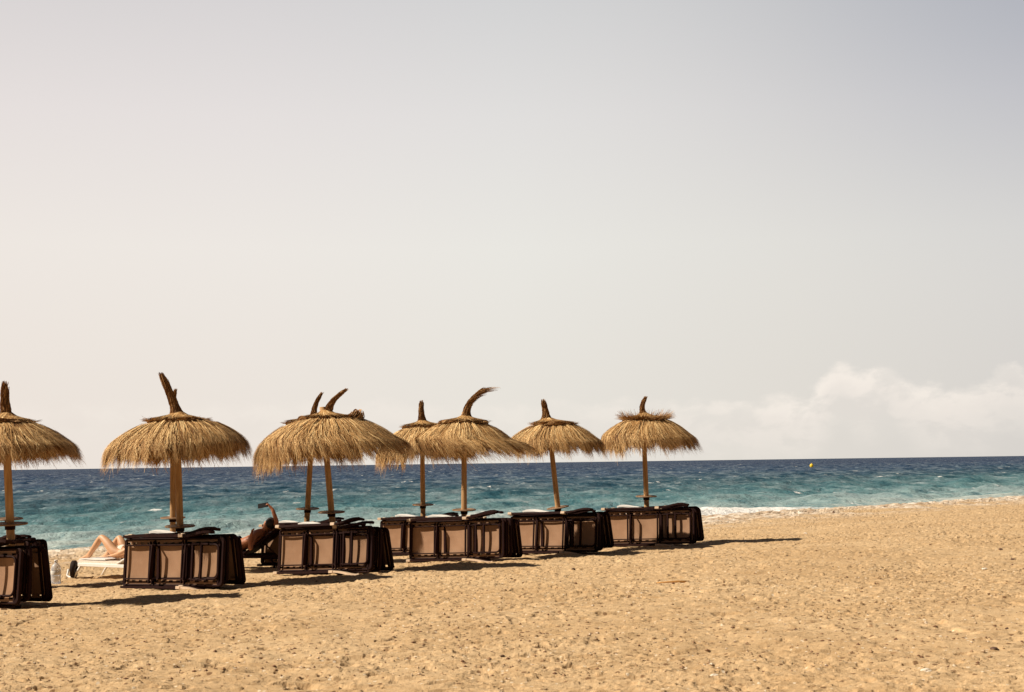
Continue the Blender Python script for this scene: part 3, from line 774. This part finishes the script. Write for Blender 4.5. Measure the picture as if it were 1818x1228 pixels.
ORD = ['front-most', 'second', 'third', 'fourth', 'rear-most']
def stack(key, yaw_deg, where, nL=5, seed=0, shift=(0, 0), ends=True, spread=0.075, thick0=-0.27):
    rnd = random.Random(seed); b = UM[key]; yaw = R(yaw_deg + rnd.uniform(-2.0, 2.0))
    xd = Vector((math.cos(yaw), -math.sin(yaw), 0)); yd = Vector((math.sin(yaw), math.cos(yaw), 0))
    ys = [thick0, thick0+spread, thick0+2*spread+0.01, 0.15, 0.15+spread][:nL]
    leans = [6, 5.5, 4.5, 6, 9]                       # tops come together at the pole
    for i, y in enumerate(ys):
        back = i >= 3; sgn = 1                    # the ones behind the pole face away from us
        p = b + xd*(-LL*0.5*sgn + shift[0] + rnd.uniform(-0.05, 0.05)) + yd*(y + shift[1])
        q1 = p + xd*LL*sgn
        z0 = gz(p.x, p.y); z1 = gz(q1.x, q1.y)
        slope = math.atan2(z1-z0, LL)
        txt = {0: f'front-most lounger, beige sling facing out, {where}',
               1: f'second lounger from the front, {where}',
               2: f'third lounger, just before the pole, {where}',
               3: f'lounger just behind the pole, {where}',
               4: f'rear-most lounger, {where}'}[i]
        make_lounger(Vector((p.x, p.y, z0 + 0.035)), yaw + R(rnd.uniform(-1.5, 1.5)), R(leans[i] + rnd.uniform(-1.2, 1.2)), txt,
                     leg_open=((rnd.uniform(14, 34), 5) if i == 0 else (4, 3)),
                     upper=-slope + R(rnd.uniform(-0.8, 0.8)), ends=ends if i == 0 else rnd.random() < 0.6,
                     arm_roll=R(rnd.uniform(-6, 6)), compact=i > 0, pale=back, tip=rnd.uniform(-1.2, 0.4), rise=rnd.uniform(0, 0.014), flip=back)
YAW = 33
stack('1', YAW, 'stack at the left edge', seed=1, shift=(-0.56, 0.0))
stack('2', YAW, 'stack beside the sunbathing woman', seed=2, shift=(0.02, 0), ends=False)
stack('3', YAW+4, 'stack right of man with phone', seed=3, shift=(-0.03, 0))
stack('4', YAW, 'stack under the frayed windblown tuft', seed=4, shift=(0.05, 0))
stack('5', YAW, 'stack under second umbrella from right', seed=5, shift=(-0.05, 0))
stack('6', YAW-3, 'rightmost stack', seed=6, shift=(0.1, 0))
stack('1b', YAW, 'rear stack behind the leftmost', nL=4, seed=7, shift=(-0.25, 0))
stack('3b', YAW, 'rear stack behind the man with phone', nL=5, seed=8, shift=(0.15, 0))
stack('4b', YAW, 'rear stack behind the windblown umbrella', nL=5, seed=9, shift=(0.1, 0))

# ------------------------------------------------------------------ people and their loungers
def skin_body(name, joints, edges, rad, mat, parent, sub=2):
    names = list(joints); me = bpy.data.meshes.new(name)
    me.from_pydata([tuple(joints[n]) for n in names], [(names.index(a_), names.index(b_)) for a_, b_ in edges], [])
    o = bpy.data.objects.new(name, me); COL.objects.link(o)
    md = o.modifiers.new('skin', 'SKIN'); md.use_smooth_shade = True
    sv = me.skin_vertices[0].data
    for i, n in enumerate(names):
        r = rad[n]; sv[i].radius = (r, r) if not isinstance(r, tuple) else r
        sv[i].use_root = (i == 0)
    ss = o.modifiers.new('sub', 'SUBSURF'); ss.levels = sub; ss.render_levels = sub
    dg = bpy.context.evaluated_depsgraph_get()
    me2 = bpy.data.meshes.new_from_object(o.evaluated_get(dg)); bpy.data.objects.remove(o)
    me2.name = name; me2.materials.clear()
    me2.polygons.foreach_set('use_smooth', [True]*len(me2.polygons))
    return link(name, me2, mat, parent)

def add_hand(J, E, Rd, key, wrist, dirv, palm_n, length=0.18, curl=0.4, prev=None):
    dirv = Vector(dirv).normalized(); pn = Vector(palm_n).normalized(); side = dirv.cross(pn).normalized()
    w = Vector(wrist); J[key+'_palm'] = w + dirv*length*0.38; Rd[key+'_palm'] = (0.034, 0.020)
    E.append((prev, key+'_palm'))
    for i, (o_, l_) in enumerate(((-0.030, 0.85), (-0.010, 1.0), (0.010, 0.95), (0.030, 0.75))):
        p0 = w + dirv*length*0.50 + side*o_; p1 = p0 + (dirv + side*o_*3)*length*0.26*l_; p2 = p1 + (dirv*(1-curl) + pn*curl).normalized()*length*0.24*l_
        for s_, p_, r_ in (('a', p0, 0.010), ('b', p1, 0.009), ('c', p2, 0.007)):
            J[f'{key}_f{i}{s_}'] = p_; Rd[f'{key}_f{i}{s_}'] = r_
        E += [(key+'_palm', f'{key}_f{i}a'), (f'{key}_f{i}a', f'{key}_f{i}b'), (f'{key}_f{i}b', f'{key}_f{i}c')]
    p0 = w + dirv*length*0.25 - side*0.036; p1 = p0 + (dirv*0.6 - side*0.6 + pn*0.4).normalized()*0.045; p2 = p1 + (dirv + pn*0.5).normalized()*0.03
    J[key+'_ta'] = p1; J[key+'_tb'] = p2; Rd[key+'_ta'] = 0.011; Rd[key+'_tb'] = 0.008
    E += [(key+'_palm', key+'_ta'), (key+'_ta', key+'_tb')]

def local_frame(px, py, D, yaw):
    g = at(px, py, D); g.z = gz(g.x, g.y)
    return g
def pool_lounger(name, label, loc, yaw, mf, ms, back_deg, hinge=1.12, hseat=0.27, wheel=True):
    root = empty(name, loc, -yaw); tag(root, label, 'sun lounger')
    f = MB()
    for y in (-0.30, 0.30): f.box(0.16, 1.85, y-0.022, y+0.022, hseat-0.06, hseat-0.005, 0.006)
    for x in (0.18, hinge, 1.83): f.box(x-0.02, x+0.02, -0.275, 0.275, hseat-0.05, hseat-0.01, 0.004)
    f.build('frame', mf, root)
    for y in (-0.30, 0.30):
        for x, dx in ((0.24, -0.20), (1.60, 0.10)):
            l_ = MB(); l_.tube([(x, y, hseat-0.03), (x+dx*0.6, y, hseat*0.4), (x+dx, y, 0.0)], 0.020, 8); l_.build('leg', mf, root)
    if wheel:
        ft = MB(); ft.tube([(0.04, -0.30, 0.015), (-0.06, -0.30, 0.02), (-0.12, -0.30, 0.05), (-0.12, -0.27, 0.15)], 0.018, 8); ft.build('foot_bar', mf, root)
        for y in (-0.26,):
            w = MB(); w.lathe([(0.04, -0.035), (0.135, -0.040), (0.150, -0.025), (0.150, 0.025), (0.135, 0.040), (0.04, 0.035), (0.04, -0.035)], 28)
            wo = w.build('wheel', M['tyre'], root); wo.location = (0.0, y, 0.150); wo.rotation_euler = (R(90), 0, R(127))
    s = MB(); s.strip([(0.12, 0, hseat+0.02), (0.5, 0, hseat+0.015), (hinge, 0, hseat+0.02)], (0, 0.29, 0), 0.045); s.build('seat', ms, root)
    a_ = R(back_deg); Lb = 1.88-hinge
    b = MB(); b.strip([(hinge+0.01, 0, hseat+0.02), (hinge+Lb*math.cos(a_), 0, hseat+0.02+Lb*math.sin(a_))], (0, 0.29, 0), 0.04); b.build('backrest', ms, root)
    bf = MB()
    for y in (-0.31, 0.31): bf.tube([(hinge, y, hseat+0.01), (hinge+(Lb+0.03)*math.cos(a_), y, hseat+0.01+(Lb+0.03)*math.sin(a_))], 0.018, 8)
    bf.tube([(hinge+Lb*0.55*math.cos(a_), -0.28, hseat+Lb*0.5*math.sin(a_)), (hinge+Lb*0.8, -0.28, hseat-0.03)], 0.013, 8)
    bf.build('back_frame', mf, root)
    return root

YP = R(33)
wloc = at(153, 1020, 24.3); wloc.z = gz(wloc.x, wloc.y)
pool_lounger('white_sun_lounger', 'white sun lounger with dark wheel, woman lying on it', wloc, YP, M['white'], M['towel'], 24)
# woman, lying on her back with knees raised; local frame = the lounger's
wr = empty('person', wloc, -YP)
tag(wr, 'person sunbathing on back with knees raised on white lounger', 'person')
J = dict(pelvis=(0.90, 0, 0.40), waist=(1.04, 0, 0.42), chest=(1.24, 0, 0.51), upper=(1.36, 0, 0.57), neck=(1.47, 0, 0.63), headb=(1.54, 0, 0.67), head=(1.62, 0, 0.71), crown=(1.68, 0, 0.74), nose=(1.585, 0, 0.785))
Rd = dict(pelvis=(0.150, 0.098), waist=(0.125, 0.088), chest=(0.15, 0.10), upper=(0.12, 0.08), neck=0.050, headb=0.066, head=0.090, crown=0.062, nose=0.012)
E = [('pelvis', 'waist'), ('waist', 'chest'), ('chest', 'upper'), ('upper', 'neck'), ('neck', 'headb'), ('headb', 'head'), ('head', 'crown'), ('head', 'nose')]
for sd_, yy, kx, kz, fx in (('n', -0.10, 0.50, 0.70, 0.13), ('f', 0.12, 0.66, 0.68, 0.30)):
    J.update({sd_+'hip': (0.84, yy, 0.40), sd_+'thigh': ((kx+0.84)/2, yy, (kz+0.42)/2+0.01), sd_+'knee': (kx, yy*1.1, kz), sd_+'calf': (kx*0.68+fx*0.32, yy*1.1, kz*0.68+0.36*0.32-0.02), sd_+'ankle': (fx+0.06, yy*1.1, 0.375), sd_+'heel': (fx+0.075, yy*1.1, 0.33), sd_+'ball': (fx-0.09, yy*1.15, 0.325), sd_+'toe': (fx-0.14, yy*1.2, 0.318)})
    Rd.update({sd_+'hip': 0.095, sd_+'thigh': 0.082, sd_+'knee': 0.056, sd_+'calf': 0.058, sd_+'ankle': 0.036, sd_+'heel': 0.034, sd_+'ball': (0.042, 0.024), sd_+'toe': (0.036, 0.015)})
    E += [('pelvis', sd_+'hip'), (sd_+'hip', sd_+'thigh'), (sd_+'thigh', sd_+'knee'), (sd_+'knee', sd_+'calf'), (sd_+'calf', sd_+'ankle'), (sd_+'ankle', sd_+'heel'), (sd_+'ankle', sd_+'ball'), (sd_+'ball', sd_+'toe')]
for sd_, s_ in (('n', -1), ('f', 1)):
    J.update({sd_+'sh': (1.34, 0.17*s_, 0.555), sd_+'el': (1.10, 0.245*s_, 0.44), sd_+'wr': (0.90, 0.21*s_, 0.40)})
    Rd.update({sd_+'sh': 0.052, sd_+'el': 0.038, sd_+'wr': 0.026})
    E += [('upper', sd_+'sh'), (sd_+'sh', sd_+'el'), (sd_+'el', sd_+'wr')]
    add_hand(J, E, Rd, sd_, J[sd_+'wr'], (-1, -0.1*s_, -0.1), (0, 0, -1), prev=sd_+'wr', curl=0.2)
skin_body('body', J, E, Rd, M['skin_fair'], wr)
hr = MB(); hr.lathe([(0.001, 0.11), (0.05, 0.10), (0.085, 0.06), (0.100, 0.0), (0.09, -0.05), (0.06, -0.09), (0.001, -0.10)], 20)
ho = hr.build('hair', M['hair'], wr); ho.location = (1.665, 0, 0.70); ho.rotation_euler = (0, R(60), 0)
bk = MB(); bk.tube([(0.84, 0, 0.40), (0.90, 0, 0.402), (0.95, 0, 0.408)], [0.158, 0.166, 0.150], 16, False, 0.66); bo = bk.build('swimsuit', M['towel'], wr)
# rolled towel under her calves
tw = MB(); tw.strip([(0.14, 0.0, 0.325), (0.3, 0, 0.332), (0.5, 0, 0.326), (0.78, 0, 0.33)], (0, 0.27, 0), 0.018)
tag(tw.build('towel', M['white'], None), 'white towel spread on the white lounger under the woman', 'towel').matrix_world = Matrix.Translation(wloc) @ Matrix.Rotation(-YP, 4, 'Z')

YM = R(8)
mloc = at(334, 1006, 25.4); mloc.z = gz(mloc.x, mloc.y)
pool_lounger('brown_sun_lounger', 'dark brown sun lounger with raised back, man reclining on it', mloc, YM, M['frame'], M['frame'], 35, hinge=1.12, hseat=0.29, wheel=False)
mr = empty('person', mloc, -YM)
tag(mr, 'tanned man reclining on dark lounger, one arm up holding a phone', 'person')
J = dict(pelvis=(0.95, 0, 0.43), waist=(1.08, 0, 0.47), chest=(1.22, 0, 0.56), upper=(1.32, 0, 0.64), neck=(1.39, 0, 0.70), headb=(1.43, 0, 0.74), head=(1.48, 0, 0.80), crown=(1.52, 0, 0.84), nose=(1.40, 0, 0.85))
Rd = dict(pelvis=(0.155, 0.11), waist=(0.15, 0.12), chest=(0.17, 0.12), upper=(0.14, 0.09), neck=0.060, headb=0.07, head=0.092, crown=0.066, nose=0.013)
E = [('pelvis', 'waist'), ('waist', 'chest'), ('chest', 'upper'), ('upper', 'neck'), ('neck', 'headb'), ('headb', 'head'), ('head', 'crown'), ('head', 'nose')]
for sd_, s_ in (('n', -1), ('f', 1)):
    yy = 0.10*s_
    J.update({sd_+'hip': (0.86, yy, 0.42), sd_+'thigh': (0.62, yy, 0.41), sd_+'knee': (0.43, yy, 0.40), sd_+'calf': (0.28, yy, 0.375), sd_+'ankle': (0.04, yy, 0.365), sd_+'ball': (-0.02, yy, 0.46), sd_+'toe': (-0.02, yy, 0.52)})
    Rd.update({sd_+'hip': 0.105, sd_+'thigh': 0.088, sd_+'knee': 0.062, sd_+'calf': 0.060, sd_+'ankle': 0.042, sd_+'ball': (0.045, 0.028), sd_+'toe': (0.04, 0.018)})
    E += [('pelvis', sd_+'hip'), (sd_+'hip', sd_+'thigh'), (sd_+'thigh', sd_+'knee'), (sd_+'knee', sd_+'calf'), (sd_+'calf', sd_+'ankle'), (sd_+'ankle', sd_+'ball'), (sd_+'ball', sd_+'toe')]
def ml(px, py, dl):                 # point in the man's lounger frame, dl = lateral offset
    Mx = (Matrix.Translation(mloc) @ Matrix.Rotation(-YM, 4, 'Z')).inverted()
    a_ = Mx @ at(px, py, 24.0); b_ = Mx @ at(px, py, 26.5); f_ = (dl-a_.y)/(b_.y-a_.y); return a_ + (b_-a_)*f_
J['nsh'] = (1.29, -0.19, 0.62); J['nel'] = tuple(ml(444, 976, -0.34)); J['nwr'] = tuple(ml(445, 953, -0.30))
J['fsh'] = (1.29, 0.19, 0.63); J['fel'] = tuple(ml(492, 927, -0.05)); J['fwr'] = tuple(ml(484, 903, -0.05))
for sd_ in 'nf':
    Rd.update({sd_+'sh': 0.062, sd_+'el': 0.046, sd_+'wr': 0.032}); E += [('upper', sd_+'sh'), (sd_+'sh', sd_+'el'), (sd_+'el', sd_+'wr')]
add_hand(J, E, Rd, 'n', J['nwr'], (0.25, 0, 1), (1, 0, 0), prev='nwr', curl=0.5)
add_hand(J, E, Rd, 'f', J['fwr'], (-0.6, 0, 0.65), (-0.6, 0, -0.7), prev='fwr', curl=0.8)
skin_body('body', J, E, Rd, M['skin_tan'], mr)
hr = MB(); hr.lathe([(0.001, 0.10), (0.05, 0.095), (0.085, 0.06), (0.102, 0.0), (0.09, -0.05), (0.06, -0.085), (0.001, -0.10)], 20)
ho = hr.build('hair', M['hair'], mr); ho.location = (1.515, 0, 0.82); ho.rotation_euler = (0, R(30), 0)
sw = MB(); sw.tube([(0.74, 0, 0.415), (0.86, 0, 0.42), (0.94, 0, 0.43), (1.00, 0, 0.45)], [0.19, 0.185, 0.175, 0.168], 16, False, 0.72); sw.build('swim_shorts', M['cloth_dark'], mr)
ph = MB(); ph.box(-0.075, 0.075, -0.038, 0.038, -0.006, 0.006, 0.002)
pc = at(467, 896, mloc.y-0.25)
po = ph.build('phone', M['phone'], None); po.scale = (1.25, 1.1, 1.8); po.location = pc; po.rotation_euler = (R(70), R(-10), R(-10))
tag(po, 'dark phone held up in the reclining man\'s hand', 'phone')

# plastic jug by the left stack
jl = at(99, 1030, 22.6); jl.z = gz(jl.x, jl.y)
jug = empty('water_jug', jl); tag(jug, 'cloudy clear plastic water jug on the sand behind the leftmost stack', 'jug')
jb = MB(); jb.lathe([(0.001, 0.0), (0.07, 0.0), (0.078, 0.012), (0.078, 0.10), (0.072, 0.115), (0.078, 0.13), (0.078, 0.24), (0.06, 0.29), (0.028, 0.325), (0.022, 0.33), (0.022, 0.345), (0.001, 0.345)], 24); jb.build('body', M['clear'], jug)
jc = MB(); jc.lathe([(0.001, 0.375), (0.026, 0.375), (0.028, 0.37), (0.028, 0.347), (0.001, 0.346)], 20); jc.build('cap', M['white'], jug)
jw = MB(); jw.lathe([(0.0785, 0.15), (0.0795, 0.152), (0.0795, 0.205), (0.0785, 0.207)], 24); jw.build('band', M['white'], jug)

# buoy
bd_ = SH*FPX/14.5; bl = at(1441, 828, bd_); bl.z = SEA_Z
bu = empty('marker_buoy', bl); tag(bu, 'round yellow marker buoy floating far out on the dark sea', 'buoy')
b = MB(); b.lathe([(0.001, 0.88), (0.20, 0.85), (0.42, 0.68), (0.52, 0.42), (0.50, 0.15), (0.38, -0.1), (0.2, -0.25), (0.001, -0.3)], 28); b.build('float', M['yellow'], bu)
b = MB(); b.tube([(0, 0, 0.82), (0, 0, 1.05)], 0.06, 10); b.build('top_eye', M['yellow'], bu)

# stones, sticks on the sand
def on_sand(px, py):
    r = ray(px, py); D = 8.0
    while D < 90:
        p = Vector((0, 0, CAM_H)) + r*D
        if p.z <= float(ground_base(p.x, p.y) + sand_relief(np.array(p.x), np.array(p.y))): return p, D
        D += 0.02
    return p, D
def stone(px, py, w_px, h_px, mat, label, seed, name='stone'):
    p, D = on_sand(px, py); sc = FPX/D
    bm = bmesh.new(); bmesh.ops.create_icosphere(bm, subdivisions=3, radius=1)
    for v in bm.verts:
        n = mnoise.noise(v.co*1.3 + Vector((seed, 0, 0))); n2 = mnoise.noise(v.co*3.1 + Vector((0, seed, 0)))
        v.co *= 1 + 0.35*n + 0.12*n2
        v.co = Vector((v.co.x*w_px/sc/2, v.co.y*w_px/sc/2*0.8, v.co.z*h_px/sc/2*1.1))
    me = bpy.data.meshes.new(name); bm.to_mesh(me); bm.free()
    o = link(name, me, mat); o.location = p + Vector((0, 0, h_px/sc*0.25)); o.rotation_euler = (0, 0, seed)
    tag(o, label, 'stone', 'loose stones on the sand')
stone(1645, 1191, 22, 7, M['stone_pale'], 'large flat pale stone near the bottom right corner', 1)
stone(1430, 947, 8, 4, M['stone_pale'], 'small pale stone beyond the rightmost umbrella shadow', 2)
stone(1268, 1199, 14, 5, M['stone_pale'], 'flat pale stone on the sand near the bottom edge, right of centre', 3)
stone(1748, 1010, 12, 4, M['stone_pale'], 'pale stone on the sand left of the dark pair at the right edge', 4)
stone(1776, 975, 8, 4, M['stone_dark'], 'dark stone on the sand, highest of the dark pair at the right', 5)
stone(1798, 993, 8, 4, M['stone_dark'], 'dark stone on the sand, lower of the dark pair at the right', 6)
stone(1788, 1116, 8, 4, M['stone_dark'], 'dark stone at the right edge halfway down the sand', 7)
stone(1480, 910, 5, 5, M['stone_dark'], 'small dark upright stone below the beach crest', 8)
stone(1018, 1010, 7, 4, M['stone_dark'], 'dark stone in front of the second stack from the right', 9)
stone(892, 1165, 8, 5, M['stone_dark'], 'round dark stone low in the middle of the sand', 10)
stone(1095, 1135, 6, 5, M['stone_dark'], 'small dark stone right of the middle of the sand', 11)
stone(1468, 1183, 8, 4, M['stone_dark'], 'dark stone left of the large flat pale stone', 12)
stone(1073, 972, 7, 4, M['stone_dark'], 'small stone by the foot of the rightmost stack', 13)
stone(1765, 1152, 18, 6, M['stone_dark'], 'broad brown stone half sunk in the sand at the right', 14)
p, D = on_sand(1195, 1034)
s = MB(); s.tube([(-0.19, 0.02, 0.004), (-0.08, 0, 0.012), (0.04, 0.008, 0.016), (0.19, 0, 0.012)], [0.006, 0.009, 0.013, 0.014], 7)
o = s.build('driftwood_stick', M['stick']); o.location = p; tag(o, 'thin orange driftwood stick lying on the open sand', 'stick')
for i, (px, py) in enumerate(((1622, 888), (1634, 886))):
    p, D = on_sand(px, py+3)
    s = MB(); s.tube([(0, 0, -0.05), (0.03, 0, 0.10), (0.02, 0, 0.22+0.06*i)], [0.02, 0.015, 0.007], 6); s.tube([(0.03, 0, 0.09), (0.10, 0, 0.17)], [0.012, 0.006], 6)
    o = s.build('twig', M['tray']); o.location = p
    tag(o, ('left' if i == 0 else 'right') + ' one of two dark twigs standing up on the beach crest', 'twig', 'twigs on the beach crest')
